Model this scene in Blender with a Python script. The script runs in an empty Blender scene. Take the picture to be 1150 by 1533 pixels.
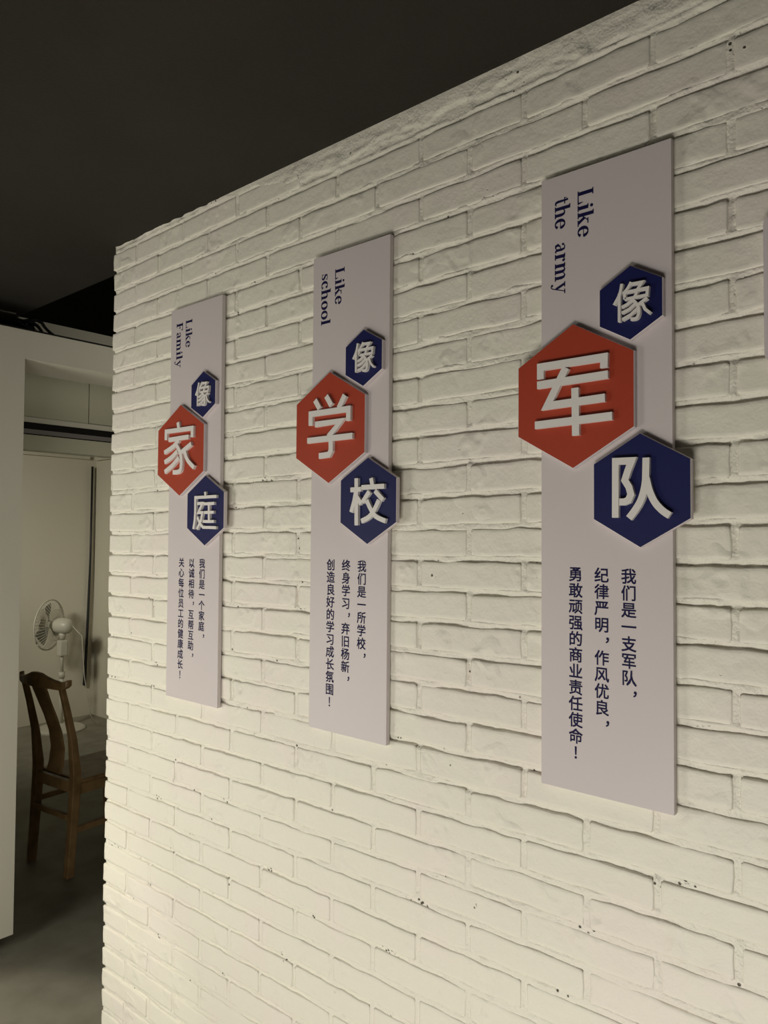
import bpy, math, random
import numpy as np

C = bpy.context.scene.collection
SC = bpy.context.scene
PI = math.pi
H = 1.6                      # camera height above the floor

# ------------------------------------------------------------------ camera
cam = bpy.data.cameras.new('camera'); cam.sensor_fit = 'HORIZONTAL'; cam.sensor_width = 36
cam.lens = 1133.54 / 1150 * 36; cam.clip_start = 0.02
co = bpy.data.objects.new('camera', cam); C.objects.link(co); SC.camera = co
FW = (-.6557, .7544, .0313); RT = (.7548, .6559, .0060); UP = (.0161, -.0276, .9995)
from mathutils import Matrix, Vector
m = Matrix(((RT[0], UP[0], -FW[0], 0), (RT[1], UP[1], -FW[1], 0), (RT[2], UP[2], -FW[2], H), (0, 0, 0, 1)))
co.matrix_world = m

# ------------------------------------------------------------------ world and lights
W = bpy.data.worlds.new('world'); SC.world = W; W.use_nodes = True
W.node_tree.nodes['Background'].inputs[0].default_value = (.95, .93, .86, 1)
W.node_tree.nodes['Background'].inputs[1].default_value = 0.04


def area(name, loc, target, size, size_y, power, color, spread=PI):
    l = bpy.data.lights.new(name, 'AREA'); l.shape = 'RECTANGLE'; l.size = size; l.size_y = size_y
    l.energy = power; l.color = color; l.spread = spread
    o = bpy.data.objects.new(name, l); C.objects.link(o); o.location = loc
    o.rotation_euler = (Vector(target) - Vector(loc)).to_track_quat('-Z', 'Y').to_euler()
    return o


area('hall_light_left_low', (-2.4, -0.15, 0.60), (-2.05, 1.24, 0.95), .8, .5, 5.7, (.98, .955, .875))
area('hall_light_left', (-2.3, -0.25, 1.2), (-1.9, 1.24, 1.1), .5, .5, 5.0, (.98, .955, .875))
area('hall_light_right', (-0.35, -0.55, 0.25), (-.45, 1.24, .65), 1.2, .5, 26, (.98, .945, .87))
area('partition_fill', (-2.1, -2.4, 0.7), (-3.05, 1.0, 1.3), .6, .5, 5.4, (.99, .96, .86), math.radians(70))  # added fill, no fixture stands there: brightens the partition face
area('room_light', (-4.3, 0.1, 2.5), (-6.3, 3.0, 1.1), .5, .4, 8, (1, .95, .80), math.radians(66))
area('passage_fill', (-1.9, 2.6, 0.9), (-3.8, 2.0, 2.3), .4, .4, 1.2, (1, .96, .82), math.radians(65))  # unseen fill added behind the brick wall, lifts the upper board and beam
area('upstand_fill', (-1.9, 2.6, 2.8), (-3.5, 2.0, 2.45), .5, .5, .45, (1, .96, .82), math.radians(60))  # made-up source above the passage, only to lighten the ragged upstand
sp = bpy.data.lights.new('hall_spot', 'SPOT'); sp.energy = 62; sp.spot_size = math.radians(46); sp.spot_blend = .18
sp.shadow_soft_size = .05; sp.color = (1, .94, .80)
so = bpy.data.objects.new('hall_spot', sp); C.objects.link(so); so.location = (-2.15, .62, 2.48)
so.rotation_euler = (Vector((-2.2, .5, 0)) - Vector(so.location)).to_track_quat('-Z', 'Y').to_euler()

SC.view_settings.view_transform = 'Standard'; SC.view_settings.look = 'None'
SC.view_settings.gamma = 1; SC.view_settings.exposure = 0; SC.view_settings.use_curve_mapping = False


# ------------------------------------------------------------------ materials
def mat(name, color, rough=.5, bump=None, spec=.5, var=None, metal=0, coat=0):
    M = bpy.data.materials.new(name); M.use_nodes = True; nt = M.node_tree; b = nt.nodes['Principled BSDF']
    b.inputs['Base Color'].default_value = (*color, 1); b.inputs['Roughness'].default_value = rough
    b.inputs['Specular IOR Level'].default_value = spec; b.inputs['Metallic'].default_value = metal
    b.inputs['Coat Weight'].default_value = coat
    geo = nt.nodes.new('ShaderNodeNewGeometry')
    if var:      # (scale, other colour, lo, hi)
        n = nt.nodes.new('ShaderNodeTexNoise'); n.inputs['Scale'].default_value = var[0]; n.inputs['Detail'].default_value = 5
        nt.links.new(geo.outputs['Position'], n.inputs['Vector'])
        r = nt.nodes.new('ShaderNodeMapRange'); r.inputs[1].default_value = var[2]; r.inputs[2].default_value = var[3]
        nt.links.new(n.outputs[0], r.inputs[0])
        mx = nt.nodes.new('ShaderNodeMix'); mx.data_type = 'RGBA'
        mx.inputs[6].default_value = (*color, 1); mx.inputs[7].default_value = (*var[1], 1)
        nt.links.new(r.outputs[0], mx.inputs[0]); nt.links.new(mx.outputs[2], b.inputs['Base Color'])
    if bump:
        prev = None
        for sc, st, di in bump:
            n = nt.nodes.new('ShaderNodeTexNoise'); n.inputs['Scale'].default_value = sc; n.inputs['Detail'].default_value = 4
            nt.links.new(geo.outputs['Position'], n.inputs['Vector'])
            bp = nt.nodes.new('ShaderNodeBump'); bp.inputs['Strength'].default_value = st; bp.inputs['Distance'].default_value = di
            nt.links.new(n.outputs[0], bp.inputs['Height'])
            if prev: nt.links.new(prev.outputs[0], bp.inputs['Normal'])
            prev = bp
        nt.links.new(prev.outputs[0], b.inputs['Normal'])
    return M


def painted_brick(name, pit_lo, crater, grit=.28, grit_d=.0012):
    """cream emulsion over rough brick: fine relief, small craters, a few pits the brush missed"""
    M = mat(name, (.82, .785, .672), .5, None, .35)
    nt = M.node_tree; b = nt.nodes['Principled BSDF']; N = nt.nodes.new; L = nt.links.new
    geo = [n for n in nt.nodes if n.type == 'NEW_GEOMETRY'][0]
    P = geo.outputs['Position']

    def noise(s, d, rough=.5):
        n = N('ShaderNodeTexNoise'); n.inputs['Scale'].default_value = s; n.inputs['Detail'].default_value = d
        n.inputs['Roughness'].default_value = rough; L(P, n.inputs['Vector']); return n

    def rng(src, a, c, lo=0, hi=1):
        r = N('ShaderNodeMapRange'); r.inputs[1].default_value = a; r.inputs[2].default_value = c
        r.inputs[3].default_value = lo; r.inputs[4].default_value = hi; L(src, r.inputs[0]); return r.outputs[0]
    patch = rng(noise(5, 3).outputs[0], .5, .64)
    v = N('ShaderNodeTexVoronoi'); v.inputs['Scale'].default_value = 95; L(P, v.inputs['Vector'])
    pit = rng(v.outputs['Distance'], .30, .18)
    gate = rng(noise(16, 3).outputs[0], pit_lo, pit_lo + .03)
    mp = N('ShaderNodeMath'); mp.operation = 'MULTIPLY'; L(pit, mp.inputs[0]); L(gate, mp.inputs[1])
    tint = N('ShaderNodeMix'); tint.data_type = 'RGBA'; tint.inputs[6].default_value = (.82, .785, .672, 1)
    tint.inputs[7].default_value = (.83, .772, .682, 1); L(patch, tint.inputs[0])
    dark = N('ShaderNodeMix'); dark.data_type = 'RGBA'; L(tint.outputs[2], dark.inputs[6])
    dark.inputs[7].default_value = (.10, .085, .06, 1)
    L(rng(mp.outputs[0], .45, .75), dark.inputs[0]); L(dark.outputs[2], b.inputs['Base Color'])
    # relief
    h1 = noise(28, 4, .55).outputs[0]; h2 = noise(190, 3).outputs[0]
    cr = N('ShaderNodeTexVoronoi'); cr.feature = 'SMOOTH_F1'; cr.inputs['Scale'].default_value = 42; L(P, cr.inputs['Vector'])
    cg = rng(noise(9, 2).outputs[0], crater, crater + .08)
    ch = rng(cr.outputs['Distance'], .1, .45)
    cm = N('ShaderNodeMath'); cm.operation = 'MULTIPLY'; L(ch, cm.inputs[0]); L(cg, cm.inputs[1])
    prev = None
    for src, st, di in ((h1, .5, .006), (cm.outputs[0], .55, .004), (h2, grit, grit_d), (mp.outputs[0], -.8, .004)):
        bp = N('ShaderNodeBump'); bp.inputs['Strength'].default_value = abs(st); bp.inputs['Distance'].default_value = di
        bp.invert = st < 0; L(src, bp.inputs['Height'])
        if prev: L(prev.outputs[0], bp.inputs['Normal'])
        prev = bp
    L(prev.outputs[0], b.inputs['Normal'])
    return M


BR = painted_brick('cream_painted_brick', .71, .57)
MO = painted_brick('cream_painted_mortar', .615, .46, .65, .0030)
BOARD = mat('lilac_white_board', (.655, .59, .58), .42, [(300, .05, .001)], .4)
EDGE = mat('lilac_white_edge', (.66, .59, .60), .45)
RED = mat('orange_red_print', (.40, .050, .021), .5, [(700, .06, .0006)], .4)
BLUE = mat('navy_blue_print', (.009, .011, .078), .5, [(700, .06, .0006)], .35)
WHITE = mat('white_acrylic', (.80, .76, .72), .38)
INK = mat('navy_ink', (.010, .008, .055), .6, None, .2)
CEIL = mat('dark_grey_ceiling_paint', (.027, .0235, .019), .8, [(160, .35, .003)], .2, (3, (.032, .0275, .0225), .4, .7))
PLASTER = mat('off_white_plaster', (.66, .62, .51), .6, [(8, .10, .01)], .3)
PLASTER2 = mat('grey_green_board', (.50, .48, .36), .55, None, .3)
SOFFIT = mat('cream_soffit', (.62, .59, .48), .6)
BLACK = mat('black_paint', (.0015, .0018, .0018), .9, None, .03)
TRACK = mat('dark_metal_track', (.007, .006, .005), .6, None, .2)
ALU = mat('grey_aluminium', (.22, .20, .19), .5, metal=.3)
FLOOR = mat('grey_cement_floor', (.29, .275, .215), .6, [(25, .15, .004)], .3, (6, (.23, .215, .165), .42, .66))
SKIRT = mat('brown_skirting', (.13, .10, .08), .5)
WOOD = mat('oiled_brown_wood', (.30, .185, .078), .4, [(60, .1, .002)], .4, (14, (.19, .115, .045), .4, .65))
PLAST = mat('white_plastic', (.60, .58, .48), .4)
CABLE = mat('black_cable', (.01, .009, .012), .5)


# ------------------------------------------------------------------ mesh helpers
class MB:
    def __init__(s): s.v = []; s.f = []; s.mi = []; s.cur = 0

    def add(s, vs, fs, mi=None):
        o = len(s.v); s.v += [tuple(v) for v in vs]
        for f in fs: s.f.append(tuple(i + o for i in f)); s.mi.append(s.cur if mi is None else mi)

    def box(s, x0, x1, y0, y1, z0, z1, mi=None):
        s.add([(x0, y0, z0), (x1, y0, z0), (x1, y1, z0), (x0, y1, z0), (x0, y0, z1), (x1, y0, z1), (x1, y1, z1), (x0, y1, z1)],
              [(0, 3, 2, 1), (4, 5, 6, 7), (0, 1, 5, 4), (1, 2, 6, 5), (2, 3, 7, 6), (3, 0, 4, 7)], mi)

    def bar(s, pts, secs, mi=None):
        """sweep: pts centre points, secs list of (width vector, depth vector) half sizes"""
        n = len(pts); vs = []
        for p, (a, b) in zip(pts, secs):
            p, a, b = Vector(p), Vector(a), Vector(b)
            vs += [p - a - b, p + a - b, p + a + b, p - a + b]
        fs = [(3, 2, 1, 0), (4 * n - 4, 4 * n - 3, 4 * n - 2, 4 * n - 1)]
        for i in range(n - 1):
            for k in range(4):
                j = (k + 1) % 4
                fs.append((4 * i + k, 4 * i + j, 4 * i + 4 + j, 4 * i + 4 + k))
        s.add(vs, fs, mi)

    def tube(s, pts, rad, seg=10, mi=None):
        pts = [Vector(p) for p in pts]; n = len(pts)
        if not isinstance(rad, (list, tuple)): rad = [rad] * n
        vs = []; up = None
        for i, p in enumerate(pts):
            t = (pts[min(i + 1, n - 1)] - pts[max(i - 1, 0)]).normalized()
            if up is None: up = Vector((0, 0, 1)) if abs(t.z) < .9 else Vector((1, 0, 0))
            a = t.cross(up).normalized(); b = a.cross(t).normalized(); up = b
            for k in range(seg):
                an = 2 * PI * k / seg; vs.append(p + (a * math.cos(an) + b * math.sin(an)) * rad[i])
        fs = [tuple(range(seg)), tuple(range(seg * n - 1, seg * n - seg - 1, -1))]
        for i in range(n - 1):
            for k in range(seg):
                j = (k + 1) % seg
                fs.append((seg * i + k, seg * i + seg + k, seg * i + seg + j, seg * i + j))
        s.add(vs, fs, mi)

    def lathe(s, o, axis, prof, seg=24, mi=None):
        """prof: list of (distance along axis, radius)"""
        o = Vector(o); ax = Vector(axis).normalized(); a = ax.orthogonal().normalized(); b = ax.cross(a)
        vs = []
        for d, r in prof:
            for k in range(seg):
                an = 2 * PI * k / seg; vs.append(o + ax * d + (a * math.cos(an) + b * math.sin(an)) * r)
        n = len(prof); fs = [tuple(range(seg - 1, -1, -1)), tuple(range(seg * n - seg, seg * n))]
        for i in range(n - 1):
            for k in range(seg):
                j = (k + 1) % seg
                fs.append((seg * i + k, seg * i + j, seg * i + seg + j, seg * i + seg + k))
        s.add(vs, fs, mi)

    def build(s, name, mats, parent=None, smooth=False, loc=None, bevel=0):
        me = bpy.data.meshes.new(name); me.from_pydata(s.v, [], s.f)
        mats = mats if isinstance(mats, (list, tuple)) else [mats]
        for M in mats: me.materials.append(M)
        for p, i in zip(me.polygons, s.mi): p.material_index = min(i, len(mats) - 1)
        if smooth: me.polygons.foreach_set('use_smooth', [True] * len(me.polygons))
        me.update()
        o = bpy.data.objects.new(name, me); C.objects.link(o)
        if parent: o.parent = parent
        if loc: o.location = loc
        if bevel:
            b = o.modifiers.new('bevel', 'BEVEL'); b.width = bevel; b.segments = 2; b.limit_method = 'ANGLE'
        return o


def tag(o, label=None, cat=None, group=None, kind=None):
    for k, v in (('label', label), ('category', cat), ('group', group), ('kind', kind)):
        if v: o[k] = v
    return o


def empty(name, loc, rz=0):
    o = bpy.data.objects.new(name, None); C.objects.link(o); o.location = loc; o.rotation_euler = (0, 0, rz)
    o.empty_display_size = .05
    return o


def struct(name, mb, M, parent=None, label=None, cat=None, **k):
    return tag(mb.build(name, M, parent, **k), label, cat, kind='structure')


# ------------------------------------------------------------------ brick wall
YF = 1.2371                 # face of the painted bricks (the boards hang just in front)
XL, XR = -2.2238, 0.30      # left end of the wall, right end beyond the frame
TH = .122                   # wall thickness
ZT = H + .9153              # underside of the ceiling
SP, HC = .2478, .06384      # brick and course spacing
TILT = .012


def bed_z(k, x): return H + .4651 + HC * k + TILT * (x + .912)   # height of bed joint k


def lattice(n):
    o = -.3584 if n % 2 == 0 else -.4824
    return o


rs = np.random.RandomState(7)


def value_noise(X, Z, cell, seed):
    r = np.random.RandomState(seed); G = r.rand(256, 256)
    u = X / cell + 500; v = Z / cell + 500
    i = np.floor(u).astype(int); j = np.floor(v).astype(int); fu = u - i; fv = v - j
    fu = fu * fu * (3 - 2 * fu); fv = fv * fv * (3 - 2 * fv)
    i0, i1, j0, j1 = i % 256, (i + 1) % 256, j % 256, (j + 1) % 256
    return (G[i0, j0] * (1 - fu) * (1 - fv) + G[i1, j0] * fu * (1 - fv) + G[i0, j1] * (1 - fu) * fv + G[i1, j1] * fu * fv) - .5


def on_screen(x, z):
    d = Vector((x, YF, z - H)); w = d.dot(Vector(FW))
    if w < .1: return False
    px = 575 + 1133.54 * d.dot(Vector(RT)) / w; py = 766.5 - 1133.54 * d.dot(Vector(UP)) / w
    return -20 < px < 1170 and -20 < py < 1553


def plaster_edge(x):
    """height where the smeared plaster band under the ceiling starts to hide the bricks"""
    t = min(1, max(0, (x + 1.75) / .35))
    return ZT - .006 - t * (.040 + .010 * math.sin(x * 9) + .006 * math.sin(x * 31 + 1))


def mortar_mesh():
    dx, dz = .0052, .0036
    xs = np.arange(XL + .008, XR, dx); zs = np.arange(0, ZT - .001, dz); zs[-1] = ZT
    X, Z = np.meshgrid(xs, zs, indexing='ij')
    K = (Z - TILT * (X + .912) - H - .4651) / HC
    n = np.floor(K).astype(int)
    # shape of the joints: distance to the nearest joint line
    wob = value_noise(X, Z, .03, 3) * .004
    db = np.abs(K - np.round(K)) * HC + wob
    off = np.where(n % 2 == 0, -.3584, -.4824)
    U = (X - off) / SP
    dh = np.abs(U - np.round(U)) * SP + value_noise(X, Z, .025, 4) * .004
    d = np.minimum(db, dh)
    depth = .0066 - .0024 * np.clip((d - .002) / .005, 0, 1)
    # gobs of mortar and thick paint: some joints are nearly filled
    fill = np.clip(value_noise(X, Z, .075, 5) * 2.0 + value_noise(X, Z, .03, 6) * 1.1 + .08, 0, 1)
    depth = depth - fill * .0040
    # concave fillet: the upper side of each bed joint is wider and slopes, paint ran down it
    fr = K - np.round(K)
    slope = np.clip(fr * HC / .0062, -1, 1) * .0036
    lw = np.clip((H - .30 - Z) / .30, 0, 1)
    depth -= np.where(db < .0075, slope, 0) * (1 - .6 * lw)
    depth += value_noise(X, Z, .012, 8) * .0022 + value_noise(X, Z, .007, 9) * .0016
    # lower right: joints heavily painted over and shallow
    low = np.clip((H - .42 - Z) / .25, 0, 1) * np.clip((X + 1.9) / .9, .35, 1)
    depth = depth * (1 - .48 * low)
    # whole stretches of joint buttered flush and painted over (more of them on the lower wall), head joints shallower
    flush = np.clip(value_noise(X, Z * 1.6, .20, 31) * 2.6 + value_noise(X, Z, .05, 32) * 1.6 - .15 + .75 * low, 0, 1)
    flush = np.maximum(flush, np.clip(.62 + value_noise(X, Z, .08, 33) * 1.6, 0, 1) * (dh < db))
    depth = depth * (1 - flush) + (.0009 + value_noise(X, Z, .009, 34) * .0012) * flush
    ins = np.clip((d - .0060) / .0030, 0, 1); depth = depth * (1 - ins) + np.maximum(depth, .0048) * ins
    # plaster band under the ceiling
    pe = np.vectorize(plaster_edge)(xs)[:, None]
    s = np.clip((Z - pe - value_noise(X, Z, .03, 10) * .012) / .010, 0, 1)
    ridge = (1 - np.abs(np.clip((Z - pe) / .006, -1, 1))) * .003 * np.clip((X + 1.7) / .3, 0, 1)
    rip = (value_noise(X * .22, Z, .012, 11) * .0036 + value_noise(X, Z, .03, 12) * .0012) * np.clip((ZT - Z) / .02, 0, 1)
    depth = depth * (1 - s) + s * (-.0015 + rip) - ridge
    Y = YF + depth
    nx, nz = X.shape
    co_ = np.stack([X, Y, Z], -1).reshape(-1, 3)
    I = np.arange(nx * nz).reshape(nx, nz)
    q = np.stack([I[:-1, :-1], I[1:, :-1], I[1:, 1:], I[:-1, 1:]], -1).reshape(-1, 4)
    # back and rims (box behind)
    base = len(co_); yb = YF + TH
    bx = np.array([[XL + .008, yb, 0], [XR, yb, 0], [XR, yb, ZT], [XL + .008, yb, ZT]])
    co_ = np.vstack([co_, bx])
    faces = [tuple(int(a) for a in r) for r in q]
    faces.append((base, base + 3, base + 2, base + 1))
    faces.append(tuple(int(a) for a in I[0, ::-1]) [::-1] + (base + 3, base))
    faces.append((base + 1, base + 2) + tuple(int(a) for a in I[-1, ::-1]))
    me = bpy.data.meshes.new('mortar')
    me.from_pydata(co_.tolist(), [], faces)
    me.polygons.foreach_set('use_smooth', [True] * len(q) + [False] * 3); me.materials.append(MO); me.update()
    o = bpy.data.objects.new('mortar', me); C.objects.link(o); return o


def brick_arrays(w, h, seed, nx=12, nz=6, deep=.013):
    """rough soft-edged brick; local origin at the middle of its face, y into the wall"""
    r = np.random.RandomState(seed)
    e = .0026
    xs = np.concatenate([[-w / 2], [-w / 2 + e], np.linspace(-w / 2 + .009, w / 2 - .009, nx - 3), [w / 2 - e], [w / 2]])
    zs = np.concatenate([[-h / 2], [-h / 2 + e], np.linspace(-h / 2 + .008, h / 2 - .008, nz - 3), [h / 2 - e], [h / 2]])
    X, Z = np.meshgrid(xs, zs, indexing='ij'); Y = np.zeros_like(X)
    s = seed * 1.37
    Y += value_noise(X + s, Z, .06, 21) * .0016 + value_noise(X + s, Z, .02, 22) * .0009
    Y += (X / w) * r.uniform(-.0013, .0013) + (Z / h) * r.uniform(-.0010, .0010)
    edge = np.zeros_like(X, bool); edge[0] = edge[-1] = True; edge[:, 0] = edge[:, -1] = True
    Y[edge] += .0017; Y[0, 1:-1] -= .0009; Y[-1, 1:-1] -= .0009
    for (a, b) in ((0, 0), (0, -1), (-1, 0), (-1, -1)):
        Y[a, b] += .002; X[a, b] *= 1 - .0035 / w * 2; Z[a, b] *= 1 - .0030 / h * 2
    jx = value_noise(X * 0 + s, Z, .02, 23) * .0028; jz = value_noise(X + s, Z * 0, .040, 24) * .0036 + value_noise(X + s, Z * 0, .018, 25) * .0022
    X = X + jx * (np.abs(X) / (w / 2)); Z = Z + jz * (np.abs(Z) / (h / 2))
    n0, n1 = X.shape
    V = np.stack([X, Y, Z], -1).reshape(-1, 3).tolist()
    I = np.arange(n0 * n1).reshape(n0, n1)
    F = [(int(I[i, j]), int(I[i + 1, j]), int(I[i + 1, j + 1]), int(I[i, j + 1])) for i in range(n0 - 1) for j in range(n1 - 1)]
    ring = list(I[:, 0]) + list(I[-1, 1:]) + list(I[-2::-1, -1]) + list(I[0, -2:0:-1])
    b = len(V)
    for k in ring: V.append((V[k][0] * 1.0, deep, V[k][2]))
    n = len(ring)
    for k in range(n):
        j = (k + 1) % n
        F.append((int(ring[k]), b + k, b + j, int(ring[j])))
    F.append(tuple(b + k for k in range(n)))
    return V, F


def brick_mesh(w, h, seed, deep=.013):
    V, F = brick_arrays(w, h, seed, nx=max(6, int(w / .017)), deep=deep)
    me = bpy.data.meshes.new('brick'); me.from_pydata(V, [], F); me.materials.append(BR)
    me.polygons.foreach_set('use_smooth', [True] * (len(F) - 1) + [False]); me.update(); return me


wall = mortar_mesh(); wall.name = 'wall_right'
tag(wall, 'cream-painted brick wall in running bond beside the camera, hung with three lilac boards', kind='structure')
GH = .0112          # joint width
full = [brick_mesh(SP - GH, HC - GH, 100 + i) for i in range(26)]
rest = MB(); count = 0
kmin = -33; kmax = 7
for k in range(kmin, kmax):
    o = lattice(k)
    edges = []
    i0 = math.floor((XL - o) / SP); i1 = math.ceil((XR - o) / SP)
    for i in range(i0, i1):
        a = o + i * SP + GH / 2; b = o + (i + 1) * SP - GH / 2
        a = max(a, XL); b = min(b, XR)
        if b - a < .02: continue
        if a - XL < .03: a = XL
        xc = (a + b) / 2
        z0 = bed_z(k, xc) + GH / 2; z1 = bed_z(k + 1, xc) - GH / 2
        z0 = max(z0, .002); z1 = min(z1, ZT - .004)
        if z1 - z0 < .012: continue
        if plaster_edge(xc) < z0 + .030: continue
        zc = (z0 + z1) / 2; w = b - a; h = z1 - z0
        seen = any(on_screen(x, z) for x in (a, b) for z in (z0, z1))
        j = (rs.rand() - .5) * .0016; depth = YF + (rs.rand() - .45) * .0016
        endb = a <= XL + 1e-6
        if seen and count < 300:
            if abs(w - (SP - GH)) < 1e-4 and abs(h - (HC - GH)) < 1e-3 and not endb:
                me = full[rs.randint(len(full))]
            else:
                me = brick_mesh(w, h, 5000 + k * 37 + i, deep=TH - .004 if endb else .013)
            bo = bpy.data.objects.new('brick', me); C.objects.link(bo); bo.parent = wall
            bo.location = (xc, depth, zc + j); bo.rotation_euler = (0, -TILT + (rs.rand() - .5) * .006, 0)
            count += 1
        else:
            V, F = brick_arrays(w, h, 9000 + k * 41 + i, nx=7, nz=5, deep=TH - .004 if endb else .013)
            rest.add([(v[0] + xc, v[1] + depth, v[2] + zc) for v in V], F)
r_ = rest.build('brick_courses', BR, wall, smooth=False); r_['kind'] = 'stuff'
print('bricks', count)

# ------------------------------------------------------------------ floor, ceiling, partition, back room
mb = MB(); mb.box(-7.2, 2.5, -4.5, 4.2, -.06, 0)
struct('floor', mb, FLOOR, label='smooth grey cement floor running from the hall into the back room')
mb = MB(); mb.box(-3.25, 2.0, -4.5, 1.374, ZT, ZT + .1)
struct('ceiling', mb, CEIL, label='flat dark grey painted ceiling above the brick wall')

mb = MB()
mb.box(-3.289, -3.012, -4.0, 1.305, .06, 2.402)
pw = struct('wall_left', mb, PLASTER, label='white partition wall with a wide opening into the back room')
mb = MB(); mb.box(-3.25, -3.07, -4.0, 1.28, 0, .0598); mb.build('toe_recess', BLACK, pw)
mb = MB(); mb.box(-3.289, -3.012, 1.3052, 3.3, 2.289, 2.402); mb.build('door_header', PLASTER, pw)
mb = MB(); mb.box(-3.30, -3.008, -4.0, 3.3, 2.4022, 2.408); mb.build('header_cap', TRACK, pw)

# ragged upstand behind the header
mb = MB()
ys = [1.452, 1.50, 1.515, 1.552, 1.565, 1.62, 1.70]; zb = [2.552, 2.530, 2.535, 2.505, 2.500, 2.487, 2.45]
top = 2.565
V = []; 
for y, z in zip(ys, zb): V += [(-3.42, y, z), (-3.42, y, top), (-3.46, y, top), (-3.46, y, z)]
V += [(-3.42, 3.3, 2.42), (-3.42, 3.3, top), (-3.46, 3.3, top), (-3.46, 3.3, 2.42)]
n = len(ys) + 1; Fq = [(0, 3, 2, 1), (4 * n - 4, 4 * n - 3, 4 * n - 2, 4 * n - 1)]
for i in range(n - 1):
    for k in range(4):
        j = (k + 1) % 4; Fq.append((4 * i + k, 4 * i + 4 + k, 4 * i + 4 + j, 4 * i + j))
mb.add(V, Fq)
struct('trim_1', mb, PLASTER, label='broken edge of a pale ceiling upstand above the opening')

# transom across the back room: track, rail and board
tr = empty('curtain_track_beam', (-3.84, 1.0, 2.02))
tag(tr, 'dark track with grey rail and board spanning the back room opening', 'beam')


def part_box(name, M, parent, x0, x1, y0, y1, z0, z1, bevel=0):
    L = parent.location if parent else Vector((0, 0, 0))
    mb = MB(); mb.box(x0 - L.x, x1 - L.x, y0 - L.y, y1 - L.y, z0 - L.z, z1 - L.z)
    return mb.build(name, M, parent, bevel=bevel)


part_box('track', TRACK, tr, -3.92, -3.815, 1.0, 3.4, 2.124, 2.157)
part_box('rail', ALU, tr, -3.92, -3.812, 1.0, 3.4, 2.101, 2.1235)
part_box('track', TRACK, tr, -3.92, -3.822, 1.0, 3.4, 2.0955, 2.1008)
part_box('board', PLASTER2, tr, -3.90, -3.812, 1.0, 3.4, 2.02, 2.0952)
ub = empty('upper_board', (-3.84, 1.0, 2.157))
tag(ub, 'pale boxed-in panel above the dark curtain track, with one vertical seam', 'panel')
part_box('panel', PLASTER2, ub, -3.90, -3.82, 1.0, 1.992, 2.185, 2.56)
part_box('panel', PLASTER2, ub, -3.90, -3.823, 1.998, 3.4, 2.185, 2.56)
part_box('edge_strip', SOFFIT, ub, -3.90, -3.816, 1.0, 3.4, 2.158, 2.1845)

mb = MB(); mb.box(-6.50, -6.406, -1.0, 3.422, 0, 3.05)
struct('wall_back', mb, PLASTER, label='pale far wall of the back room behind the white fan')
mb = MB(); mb.box(-6.50, -3.2, 3.4225, 3.52, 0, 3.05)
struct('wall_side', mb, SOFFIT, label='pale right-hand wall of the back room meeting the far wall at a corner')
mb = MB(); mb.box(-6.55, -3.30, -1.1, -1.0, 0, 3.05)
struct('wall_front', mb, PLASTER, label='pale near wall of the back room')
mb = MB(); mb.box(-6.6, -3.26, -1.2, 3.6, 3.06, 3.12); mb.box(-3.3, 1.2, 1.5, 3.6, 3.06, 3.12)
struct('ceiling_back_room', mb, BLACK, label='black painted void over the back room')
mb = MB(); mb.box(-3.2, .4, 3.4, 3.5, 0, 3.05)
struct('wall_passage', mb, BLACK, label='black wall closing the passage behind the brick wall')
mb = MB(); mb.box(-6.405, -6.376, -.9, 3.35, 2.262, 2.298)
struct('trim_2', mb, SOFFIT, label='pale moulding along the far wall of the back room')
mb = MB(); mb.box(-6.37, -3.4, 3.392, 3.4215, 2.255, 2.291)
struct('trim_3', mb, SOFFIT, label='pale moulding along the right-hand wall of the back room')
mb = MB(); mb.box(-6.405, -6.385, -.9, 2.72, 0, .055)
struct('baseboard_back', mb, SKIRT, label='low brown skirting along the far wall of the back room')
mb = MB(); mb.tube([(-6.375, 3.372, 2.20), (-6.375, 3.368, 1.4), (-6.38, 3.352, .7), (-6.38, 3.335, .27)], [.010, .010, .012, .014], 8)
tag(mb.build('hanging_cable', CABLE, smooth=True), 'long dark cable hanging down the far corner of the back room', 'cable')

# cables heaped on the header
cb = empty('cable_bundle', (-3.16, 1.30, 2.41))
tag(cb, 'tangled dark cables lying on top of the partition below the ceiling', 'cable')
rr = random.Random(3)
for i in range(7):
    mb = MB(); pts = []
    y0 = 1.02 + i * .045
    for t in range(9):
        u = t / 8
        pts.append((-.02 + .06 * math.sin(u * 6 + i) + rr.uniform(-.008, .008), y0 - 1.30 + u * (.16 + .02 * i), .012 + .030 * math.sin(u * PI) * (1 + .25 * math.sin(i * 2.3)) + .004 * i))
    mb.tube(pts, .007, 6); mb.build('cable', CABLE, cb, smooth=True)
mb = MB(); mb.tube([(.02, -1.4, .075), (.02, -.6, .083), (.02, .02, .085)], .0035, 6); mb.build('wire', PLAST, cb, smooth=True)
mb = MB(); mb.box(-.03, .03, .02, .09, .001, .05); mb.build('clamp', TRACK, cb, bevel=.006)


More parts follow.
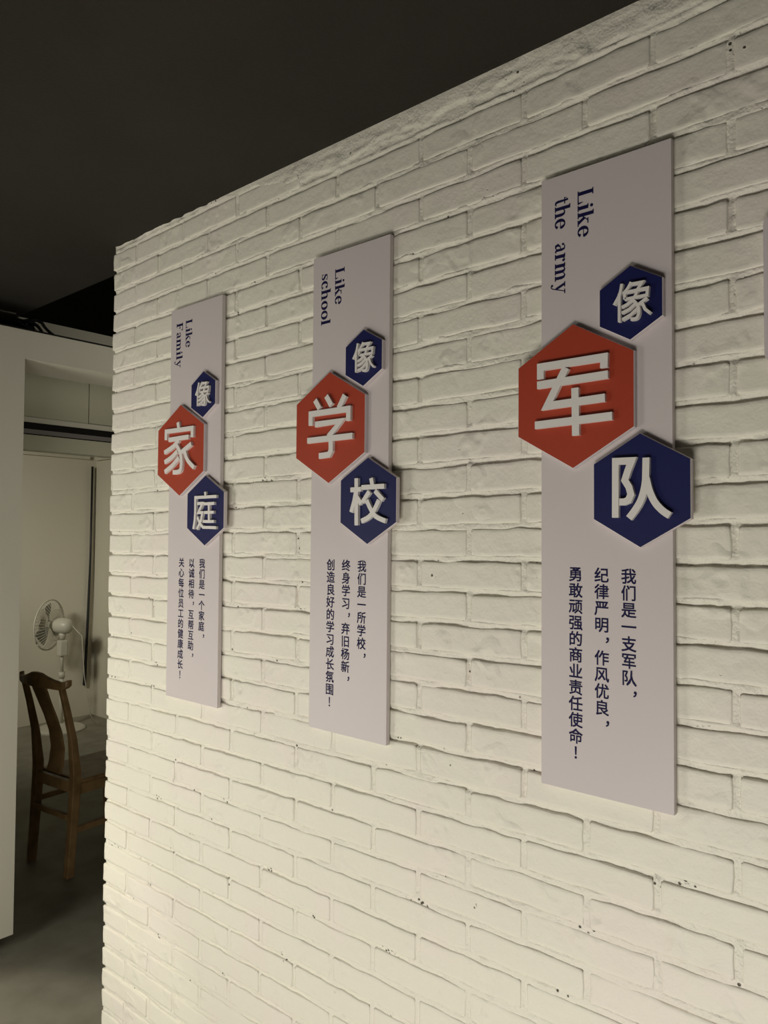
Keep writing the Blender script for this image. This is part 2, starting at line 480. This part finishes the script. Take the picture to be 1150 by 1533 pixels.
# ------------------------------------------------------------------ signs
def offset_poly(pts, w):
    """left and right offset outlines of a polyline with mitred corners; w float or list"""
    n = len(pts); L = []; R = []
    ws = w if isinstance(w, (list, tuple)) else [w] * n
    for i in range(n):
        p = pts[i]
        d0 = d1 = None
        if i > 0: d0 = Vector((p[0] - pts[i - 1][0], p[1] - pts[i - 1][1])).normalized()
        if i < n - 1: d1 = Vector((pts[i + 1][0] - p[0], pts[i + 1][1] - p[1])).normalized()
        if d0 is None: d0 = d1
        if d1 is None: d1 = d0
        n0 = Vector((-d0.y, d0.x)); n1 = Vector((-d1.y, d1.x)); mv = (n0 + n1)
        if mv.length < .3: mv = n0
        mv.normalize(); c = max(.42, mv.dot(n0)); k = ws[i] / 2 / c
        L.append((p[0] + mv.x * k, p[1] + mv.y * k)); R.append((p[0] - mv.x * k, p[1] - mv.y * k))
    return L, R


def prism_stroke(mb, pts, w, T, y0, y1):
    """extruded stroke; T maps (u,v) to (x,z); y0 back, y1 front (towards the viewer, smaller y)"""
    L, R = offset_poly(pts, w); n = len(pts)
    V = []
    for a in L: V.append((T(a)[0], y1, T(a)[1]))
    for a in R: V.append((T(a)[0], y1, T(a)[1]))
    for a in L: V.append((T(a)[0], y0, T(a)[1]))
    for a in R: V.append((T(a)[0], y0, T(a)[1]))
    F = []
    for i in range(n - 1):
        F.append((i, i + 1, n + i + 1, n + i))
        F.append((i, 2 * n + i, 2 * n + i + 1, i + 1))
        F.append((n + i, n + i + 1, 3 * n + i + 1, 3 * n + i))
    F.append((0, n, 3 * n, 2 * n)); F.append((n - 1, 3 * n - 1, 4 * n - 1, 2 * n - 1))
    mb.add(V, F)


def smooth_line(pts, sub=4):
    """Catmull-Rom through the points"""
    P = [Vector(p) for p in pts]; out = []
    for i in range(len(P) - 1):
        p0 = P[max(i - 1, 0)]; p1 = P[i]; p2 = P[i + 1]; p3 = P[min(i + 2, len(P) - 1)]
        for s in range(sub):
            t = s / sub
            out.append(.5 * ((2 * p1) + (p2 - p0) * t + (2 * p0 - 5 * p1 + 4 * p2 - p3) * t * t + (3 * p1 - p0 - 3 * p2 + p3) * t ** 3))
    out.append(P[-1]); return [tuple(p) for p in out]


HAN = {
 'jun': (13.6, '', [[(-60.4,36.6),(-60.4,58.2),(60.9,58.4),(60.4,40.2)],[(-67.1,26.1),(67.7,28.0)],[(-10.5,50.4),(-47.1,-13.3),(62.1,-10.7)],[(7.1,12.5),(8.5,-70.7)],[(-71.5,-46.1),(75.0,-43.0)]]),
 'dui': (11.6, '12', [[(-39.8,-44.8),(-39.4,49.3),(-11.5,48.8),(-17.9,33.2),(-23.4,17.0),(-16.2,5.6),(-12.9,-6.7),(-17.2,-16.1),(-24.4,-18.9),(-32.9,-18.7)],[(12.7,52.4),(12.3,33.4),(11.0,9.6),(4.8,-14.1),(-4.8,-31.0),(-16.4,-45.9)],[(12.8,19.7),(17.9,-0.9),(26.4,-19.7),(38.2,-33.4),(50.6,-42.2)]]),
 'xiang': (5.0, '029', [[(-11.5,32.4),(-15.3,15.8),(-25.2,-0.9)],[(-15.9,17.1),(-16.1,-30.9)],[(4.6,32.1),(-1.4,22.7),(-9.4,15.0)],[(3.9,28.6),(22.9,28.0),(15.3,17.2)],[(-6.3,5.4),(-7.2,16.6),(32.3,16.6),(31.3,5.0),(-6.3,5.2)],[(15.3,17.4),(12.2,8.7),(6.8,1.5)],[(6.3,1.6),(-2.1,-4.0),(-11.6,-7.4)],[(10.9,-6.1),(1.6,-12.7),(-11.6,-16.9)],[(15.2,-14.2),(4.0,-22.4),(-11.0,-28.2)],[(6.8,2.5),(15.2,-8.6),(17.9,-18.8),(15.7,-27.4),(11.4,-30.3),(3.8,-29.9)],[(31.7,0.4),(16.5,-8.2)],[(23.1,-5.7),(28.0,-17.7),(36.4,-25.9)]]),
 'xue': (13.2, '', [[(-40.7,66.3),(-25.4,45.3)],[(-4.1,71.8),(12.6,48.7)],[(54.6,67.3),(36.0,39.8)],[(-54.2,8.6),(-54.4,35.2),(66.4,35.4),(66.3,8.8)],[(-39.3,9.6),(42.8,10.8),(7.8,-18.7),(12.2,-30.6),(12.6,-53.7),(6.0,-62.6),(-25.7,-64.0)],[(-64.7,-26.1),(79.4,-25.6)]]),
 'xiao': (10.4, '89', [[(-27.6,49.6),(-26.3,-53.2)],[(-44.8,24.6),(-13.5,25.4)],[(-28.0,22.8),(-33.6,-0.5),(-42.2,-24.5)],[(-24.9,8.4),(-12.5,-7.0)],[(15.8,48.2),(20.1,30.9)],[(-12.0,28.8),(53.5,29.6)],[(10.8,19.8),(-8.7,-3.2)],[(27.0,20.5),(50.2,0.6)],[(3.7,1.0),(14.7,-17.1),(29.9,-34.0),(57.6,-44.2)],[(38.8,0.6),(24.1,-22.8),(9.1,-36.0),(-11.7,-44.3)]]),
 'jia': (12.4, '34568', [[(-2.9,78.0),(3.0,55.0)],[(-60.1,32.5),(-59.8,56.5),(65.6,55.6),(65.6,31.0)],[(-46.4,32.0),(49.5,33.2)],[(2.9,29.1),(-24.0,11.7),(-67.4,-2.5)],[(-4.1,-3.1),(-32.8,-18.8),(-65.6,-29.9)],[(4.3,-21.0),(-25.9,-40.6),(-64.2,-57.8)],[(-12.8,19.9),(9.3,-5.2),(16.0,-27.5),(14.5,-52.8),(1.2,-60.7),(-23.7,-60.7)],[(62.4,13.4),(12.8,-8.3)],[(30.5,-2.9),(45.8,-30.3),(76.6,-52.6)]]),
 'ting': (7.8, '', [[(7.9,49.2),(10.5,35.2)],[(58.4,35.8),(-35.4,35.2),(-35.2,-6.3),(-37.4,-29.2),(-42.7,-49.8)],[(-26.7,18.8),(-3.0,19.0),(-21.0,-5.9),(-2.6,-5.9),(-8.3,-26.4),(-26.6,-50.3)],[(-24.6,-17.4),(-14.8,-33.2),(1.2,-45.1),(58.9,-46.3)],[(2.3,17.2),(49.5,17.8)],[(25.4,16.8),(27.0,-29.7)],[(5.1,-5.7),(47.6,-5.5)],[(1.4,-29.6),(49.3,-29.9)]]),
}


def hexagon(mb, s, y0, y1, r=.0012):
    """pointy-topped tile with a printed face (slot 0) and pale edge (slot 1)"""
    def ring(rad, y): return [(rad * math.sin(math.radians(a)), y, rad * math.cos(math.radians(a))) for a in range(0, 360, 60)]
    V = ring(s - r, y1) + ring(s, y1 + r) + ring(s, y0)
    F = [tuple(range(6))]
    mb.add(V, F, 0)
    F2 = [tuple(17 - i for i in range(6))]
    for a in (0, 6):
        for k in range(6):
            j = (k + 1) % 6; F2.append((a + k, a + 6 + k, a + 6 + j, a + j))
    o = len(mb.v) - 18
    for f in F2: mb.f.append(tuple(i + o for i in f)); mb.mi.append(1)


# bold high-contrast roman letters: strokes (points, widths) in units of cap height
def arc(cx, cy, a, b, t0, t1, w0, w1, n=14):
    """elliptical arc, stroke width varies from w0 where the curve runs across to w1 at its sides"""
    P = []; Wd = []
    for i in range(n + 1):
        t = math.radians(t0 + (t1 - t0) * i / n)
        P.append((cx + a * math.cos(t), cy + b * math.sin(t))); Wd.append(w0 + (w1 - w0) * abs(math.cos(t)) ** 1.3)
    return P, Wd


def ser(x0, x1, y): return ([(x0, y), (x1, y)], .07)


def stem(x, y0, y1, w=.21): return ([(x, y0), (x, y1)], w)


LAT = {
 'L': (.86, [stem(.20, 0, 1), ser(.02, .40, .972), ser(.02, .76, .028), ([(.76, 0), (.75, .10), (.72, .34)], [.16, .10, .02])]),
 'F': (.84, [stem(.20, 0, 1), ser(.02, .75, .972), ser(.02, .42, .028), ([(.74, 1), (.73, .90), (.71, .68)], [.15, .10, .02]), ([(.25, .52), (.52, .52)], .05), ([(.50, .68), (.50, .36)], .06)]),
 'i': (.42, [stem(.20, 0, .68), ser(.03, .38, .028), ser(.03, .22, .655), arc(.19, .89, .045, .045, 0, 360, .10, .10)]),
 'l': (.42, [stem(.20, 0, 1.02), ser(.03, .38, .028), ser(.03, .22, .99)]),
 'k': (.86, [stem(.20, 0, 1.02), ser(.03, .38, .028), ser(.03, .22, .99), ([(.26, .30), (.58, .64)], .055), ser(.44, .76, .655), ([(.38, .44), (.66, .03)], .17), ser(.48, .84, .028)]),
 'e': (.66, [arc(.34, .34, .24, .315, 8, 330, .07, .20, 22), ([(.14, .37), (.60, .37)], .045), arc(.34, .34, .24, .315, 0, 60, .05, .13, 8)]),
 't': (.50, [([(.22, .88), (.22, .20), (.26, .08), (.36, .035), (.47, .10)], [.10, .165, .15, .09, .03]), ser(.03, .44, .655), ([(.03, .66), (.20, .88)], .03)]),
 'h': (.84, [stem(.19, 0, 1.02), ser(.02, .36, .028), ser(.02, .20, .99), ([(.24, .50), (.34, .62), (.46, .655), (.57, .59), (.61, .44), (.61, 0)], [.04, .06, .08, .15, .19, .19]), ser(.45, .78, .028)]),
 'n': (.84, []),
 'm': (1.22, [stem(.19, 0, .68), ser(.02, .36, .028), ser(.02, .20, .655), ([(.24, .50), (.34, .62), (.44, .655), (.54, .59), (.58, .44), (.58, 0)], [.04, .06, .08, .15, .19, .19]), ser(.43, .74, .028),
             ([(.63, .50), (.73, .62), (.83, .655), (.93, .59), (.97, .44), (.97, 0)], [.04, .06, .08, .15, .19, .19]), ser(.82, 1.14, .028)]),
 'r': (.60, [stem(.19, 0, .68), ser(.02, .38, .028), ser(.02, .20, .655), ([(.24, .42), (.32, .60), (.44, .655), (.50, .62)], [.04, .05, .06, .06]), arc(.47, .57, .04, .04, 0, 360, .09, .09)]),
 'a': (.72, [([(.14, .52), (.24, .64), (.36, .655), (.46, .60), (.49, .46), (.49, .12), (.56, .04), (.66, .06)], [.05, .06, .07, .12, .16, .16, .10, .04]), arc(.155, .54, .035, .035, 0, 360, .08, .08),
             ([(.45, .40), (.26, .34), (.15, .20), (.20, .07), (.33, .04), (.45, .14)], [.04, .07, .16, .15, .07, .04])]),
 'y': (.80, [([(.17, .64), (.42, .06)], .16), ([(.64, .64), (.36, -.16), (.26, -.27), (.14, -.24)], [.05, .06, .06, .06]), ser(.02, .36, .655), ser(.50, .78, .655), arc(.15, -.20, .035, .035, 0, 360, .08, .08)]),
 's': (.58, [([(.48, .52), (.40, .63), (.27, .65), (.14, .57), (.16, .43), (.33, .33), (.44, .22), (.40, .08), (.27, .03), (.14, .08), (.09, .20)], [.04, .05, .05, .10, .15, .17, .15, .10, .05, .05, .04]), ([(.49, .66), (.49, .46)], .035), ([(.08, .02), (.08, .24)], .035)]),
 'c': (.64, [arc(.34, .34, .24, .315, 50, 325, .07, .20, 20), arc(.48, .54, .04, .04, 0, 360, .09, .09)]),
 'o': (.72, [arc(.35, .34, .24, .315, 0, 360, .07, .20, 26)]),
 ' ': (.85, []),
}


def latin(parent, text, base, ztop, length, cap, y0, y1):
    mb = MB()
    total = sum(LAT[c][0] for c in text) - .05
    k = length / (total * cap)
    u = 0
    for c in text:
        adv, st = LAT[c]
        if c == ' ': mb.build('english_lettering', INK, parent); mb = MB()
        for n, (P, w) in enumerate(st):
            T = lambda a, u=u: (base + a[1] * cap, ztop - (u + a[0]) * cap * k)
            prism_stroke(mb, P, w, T, y0, y1 - n * 2e-5)
        u += adv
    mb.build('english_lettering', INK, parent)


def han_column(me_list, text, x, ztop, em, pitch, yf):
    """upright characters set one below the other; each slot is one pitch"""
    slot = 0
    for ch in text:
        if ch == '，':
            px, pz, s = x - .0008, ztop - (slot - .36) * pitch, em
        else:
            px, pz, s = x - em * .5, ztop - slot * pitch - em * .38, em
        cu = bpy.data.curves.new('glyph', 'FONT'); cu.body = ch; cu.size = s; cu.resolution_u = 2
        if ch == '！': px = x - .25 * em; 
        if ch == '，': px = x + .15 * em; pz = ztop - (slot - .62) * pitch - em * .62
        ob = bpy.data.objects.new('glyph', cu); C.objects.link(ob)
        bpy.context.view_layer.update()
        me = bpy.data.meshes.new_from_object(ob)
        for v in me.vertices: pass
        for n, (ax, az) in enumerate(((-1, -1), (1, -1), (1, 1), (-1, 1))):     # thickened print
            o = len(me_list.v)
            me_list.v += [(px + v.co.x + ax * .00042, yf - n * 1.5e-5, pz + v.co.y + az * .00042) for v in me.vertices]
            for p in me.polygons:
                me_list.f.append(tuple(i + o for i in p.vertices)); me_list.mi.append(0)
        bpy.data.objects.remove(ob); bpy.data.curves.remove(cu); bpy.data.meshes.remove(me)
        slot += 1


BW, BH, BT = .2375, 1.0944, .0118
YP = 1.2231
SIGNS = [
 dict(x=-1.8761, z=-.4543, rot=.036, w1='Like', w2='Family', l1=.076, l2=.126, big='jia', low='ting',
      cols=['我们是一个家庭，', '以诚相待，互帮互助，', '关心每位员工的健康成长！'],
      label='lilac wall board reading Like Family, farthest of the three from the camera'),
 dict(x=-1.2912, z=-.4431, rot=.188, w1='Like', w2='school', l1=.082, l2=.121, big='xue', low='xiao',
      cols=['我们是一所学校，', '终身学习，弃旧杨新，', '创造良好的学习成长氛围！'],
      label='lilac wall board reading Like school, hung between the other two boards'),
 dict(x=-.6857, z=-.4418, rot=.071, w1='Like', w2='the army', l1=.083, l2=.174, big='jun', low='dui',
      cols=['我们是一支军队，', '纪律严明，作风优良，', '勇敢顽强的商业责任使命！'],
      label='lilac wall board reading Like the army, nearest and largest in the view'),
]
for S in SIGNS:
    t = empty('wall_sign', (S['x'], YP, H + S['z']))
    t.rotation_euler = (0, math.radians(S['rot']), 0)
    tag(t, S['label'], 'sign', 'hexagon slogan boards on the brick wall')
    mb = MB(); mb.box(0, BW, 0, BT, 0, BH); bd = mb.build('board', [BOARD], t, bevel=.0008)
    hx = []
    for key, cx, cz, s, M, ch in (('s', .172, .8331, .0633, BLUE, 'xiang'), ('r', .0681, .6886, .1277, RED, S['big']), ('b', .188, .5192, .0947, BLUE, S['low'])):
        mb = MB(); hexagon(mb, s, 0, -.0105)
        h = mb.build('hexagon_plaque', [M, EDGE], t, loc=(cx, -.0002, cz))
        h['label'] = {'s': 'small navy hexagon at the top', 'r': 'large orange-red hexagon', 'b': 'navy hexagon at the bottom'}[key]
        wd, curved, st = HAN[ch]
        cm_ = MB()
        for n, P in enumerate(st):
            if str(n) in curved and len(P) > 2 and not (ch == 'dui' and n == 0): P = smooth_line(P)
            prism_stroke(cm_, [(a / 1000, b / 1000) for a, b in P], wd / 1000, lambda a: a, -.0105, -.0175 - n * 4e-5)
        cc = cm_.build('raised_character', WHITE, h)
    latin(t, S['w1'], .0722, 1.0545, S['l1'], .0295, 0, -.0003)
    latin(t, S['w2'], .0275, 1.0525, S['l2'], .0295, 0, -.0003)
    for x, txt in zip((.1636, .1157, .0675), S['cols']):
        mb = MB(); han_column(mb, txt, x, .3768, .0270, .02812, -.0004)
        mb.build('small_lettering', INK, t)

# the thing whose left edge shows at the right border
mb = MB()
n = 8; x0, x1, z0, z1, r = -.3095, -.02, H + .262, H + .484, .014
V = []
for (cx, cz, a0) in ((x1 - r, z1 - r, 0), (x0 + r, z1 - r, 90), (x0 + r, z0 + r, 180), (x1 - r, z0 + r, 270)):
    for i in range(n + 1):
        a = math.radians(a0 + 90 * i / n); V.append((cx + r * math.cos(a), cz + r * math.sin(a)))
N_ = len(V)
vs = [(a, 1.2215, b) for a, b in V] + [(a, 1.2345, b) for a, b in V]
fs = [tuple(range(N_ - 1, -1, -1)), tuple(range(N_, 2 * N_))] + [(i, (i + 1) % N_, N_ + (i + 1) % N_, N_ + i) for i in range(N_)]
mb.add(vs, fs)
tag(mb.build('wall_plate', EDGE), 'lilac plate with rounded corners cut off by the right border', 'plate')

# ------------------------------------------------------------------ wooden chair
ch = empty('wooden_chair', (-3.452, 1.768, 0), math.atan2(.033, .309))
tag(ch, 'brown wooden chair with curved yoke top rail and central splat in the opening', 'chair')
CW = .312                      # post to post, local x from -CW (left) to 0 (right)
SH = .445; CD = .40


def post(x, name='back_post'):
    P = [(x, -.025, 0), (x, -.012, .20), (x, -.001, .40), (x, .0, .48), (x, -.018, .64), (x, -.050, .78), (x, -.078, .885)]
    w = [.017, .0175, .019, .019, .0155, .013, .012]; d = [.018, .019, .021, .021, .016, .014, .013]
    mb = MB(); mb.bar(P, [((a, 0, 0), (0, b, 0)) for a, b in zip(w, d)])
    return mb.build(name, WOOD, ch, bevel=.004)


post(0); post(-CW)
for x in (0.0, -CW):
    mb = MB(); mb.bar([(x * 1.06 + .01, CD + .01, 0), (x, CD, .22), (x, CD - .005, SH - .02)], [((.016, 0, 0), (0, .016, 0)), ((.018, 0, 0), (0, .018, 0)), ((.02, 0, 0), (0, .02, 0))])
    mb.build('front_leg', WOOD, ch, bevel=.004)
# yoke rail: dips at the posts and rises in the middle, ends curl
mb = MB()
P = []; Sx = []
xs = [-.052, -.045, -.025, .0, .05, .10, .14, .18, .22, .26, .31, .36, .385, .405, .412]
zz = [.012, .006, -.002, -.006, .000, .006, .012, .013, .012, .006, .000, -.006, -.002, .006, .012]
hh = [.015, .018, .018, .019, .022, .028, .034, .036, .034, .028, .022, .019, .018, .018, .015]
yy = [.016, .008, .0, -.004, -.016, -.024, -.028, -.03, -.028, -.024, -.016, -.004, .0, .008, .016]
for x, z, h_, y in zip(xs, zz, hh, yy):
    P.append((-CW + x * CW / .36, -.080 + y, .900 + z)); Sx.append(((0, .012, 0), (0, 0, h_)))
mb.bar(P, Sx); mb.build('top_rail', WOOD, ch, bevel=.006)
# splat: S-curved plank
mb = MB(); P = []; Sx = []
for z, y, w in ((.455, -.012, .058), (.50, .000, .056), (.57, .006, .052), (.65, -.008, .050), (.73, -.036, .050), (.80, -.066, .052), (.86, -.090, .056), (.90, -.104, .058)):
    P.append((-CW / 2, y, z)); Sx.append(((w, 0, 0), (0, .006, 0)))
mb.bar(P, Sx); mb.build('splat', WOOD, ch, bevel=.002)
mb = MB(); mb.box(-CW - .015, .015, .018, CD + .025, SH - .022, SH - .002); mb.build('seat', WOOD, ch, bevel=.005)
for nm, b in (('seat_rail', (-CW + .018, -.018, -.015, .012, SH - .062, SH - .010)), ('seat_rail', (-.010, .012, .018, CD - .016, SH - .072, SH - .0225)),
              ('seat_rail', (-CW - .012, -CW + .010, .018, CD - .016, SH - .072, SH - .0225)), ('seat_rail', (-CW + .018, -.018, CD - .012, CD + .010, SH - .072, SH - .0225))):
    mb = MB(); mb.box(*b); mb.build(nm, WOOD, ch, bevel=.003)
for nm, b in (('stretcher', (-CW + .016, -.016, -.035, -.015, .262, .288)), ('stretcher', (-.009, .009, -.030, CD - .012, .195, .225)),
              ('stretcher', (-CW - .009, -CW + .009, -.022, CD - .012, .285, .312)), ('stretcher', (-CW + .016, -.016, CD - .01, CD + .01, .12, .15))):
    mb = MB(); mb.box(*b); mb.build(nm, WOOD, ch, bevel=.003)

# ------------------------------------------------------------------ pedestal fan
FX, FY = -6.085, 2.985
fan = empty('pedestal_fan', (FX, FY, 0))
tag(fan, 'white standing pedestal fan at the far wall of the back room', 'fan')
mb = MB(); mb.lathe((0, 0, 0), (0, 0, 1), [(0, .188), (.012, .19), (.022, .175), (.032, .06), (.055, .035)], 40); mb.build('base', PLAST, fan, smooth=False)
mb = MB(); mb.tube([(0, 0, .05), (0, 0, .42)], .017, 14); mb.build('lower_pole', PLAST, fan, smooth=True)
mb = MB(); mb.tube([(0, 0, .4205), (0, 0, .47)], .024, 14); mb.build('collar', PLAST, fan, smooth=True)
mb = MB(); mb.tube([(0, 0, .4705), (0, 0, .70)], .013, 14); mb.build('upper_pole', PLAST, fan, smooth=True)
mb = MB(); mb.box(-.035, .035, -.035, .035, .60, .73); mb.build('control_box', PLAST, fan, bevel=.012)
dv = Vector((-.85, -.525, .04)).normalized(); hz = .845
mb = MB(); mb.lathe((0, 0, .735), (0, 0, 1), [(0, .02), (.03, .026), (.06, .03)], 16); mb.build('neck', PLAST, fan, smooth=True)
hc = Vector((0, 0, hz))
mo_ = MB(); mo_.lathe(hc - dv * .085, dv, [(0, .02), (.010, .045), (.03, .060), (.07, .066), (.12, .064), (.15, .052), (.165, .03)], 24)
mo_.build('motor_housing', PLAST, fan, smooth=True)
cc = hc + dv * .120
cage = MB()
A = dv.orthogonal().normalized(); B = dv.cross(A)
R_ = .205
cg = empty('g', (0, 0, 0)); bpy.data.objects.remove(cg)


def circ(c, r, n=40): return [c + (A * math.cos(2 * PI * i / n) + B * math.sin(2 * PI * i / n)) * r for i in range(n + 1)]


cage.tube(circ(cc, R_), .0068, 6)
gr = cage.build('cage_rim', PLAST, fan, smooth=True)
for side, dd in (('rear', -1), ('front', 1)):
    g = MB()
    for i in range(44):
        a = 2 * PI * i / 44; u = A * math.cos(a) + B * math.sin(a)
        g.tube([cc + u * .045 + dv * dd * .060, cc + u * .13 + dv * dd * .052, cc + u * .19 + dv * dd * .022, cc + u * R_], .0017, 4)
    g.tube(circ(cc + dv * dd * .052, .13, 30), .0014, 4)
    go = g.build('cage_grille', PLAST, fan, smooth=True)
    mb = MB(); mb.lathe(cc + dv * dd * (.056 if dd > 0 else .062), dv, [(0, .048), (.006, .05)], 20); mb.build('cage_hub', PLAST, fan)
mb = MB(); mb.lathe(cc - dv * .018, dv, [(0, .03), (.035, .028)], 16); mb.build('blade_hub', PLAST2 if False else PLAST, fan)
for i in range(3):
    a0 = 2 * PI * i / 3; mb = MB(); V = []; F = []
    for k in range(6):
        r = .03 + .15 * k / 5; wv = .35 + .55 * math.sin(k / 5 * PI * .8)
        for s in (-1, 1):
            a = a0 + s * wv * .5; V.append(cc + (A * math.cos(a) + B * math.sin(a)) * r + dv * (s * .014))
            V.append(V[-1] + dv * .0025)
    for k in range(5):
        b = 4 * k
        F += [(b, b + 4, b + 6, b + 2), (b + 1, b + 3, b + 7, b + 5), (b, b + 1, b + 5, b + 4), (b + 2, b + 6, b + 7, b + 3)]
    F += [(0, 2, 3, 1), (20, 21, 23, 22)]
    mb.add(V, F); mb.build('fan_blade', mat('grey_blade', (.30, .29, .24), .5) if i == 0 else bpy.data.materials['grey_blade'], fan)
mb = MB(); mb.tube([hc - dv * .08 + Vector((0, 0, .01)), Vector((.13, .10, hz - .08)), Vector((.14, .12, .45)), Vector((.13, .18, .12)), Vector((.12, .24, .012))], .0035, 6)
mb.build('power_cord', PLAST, fan, smooth=True)
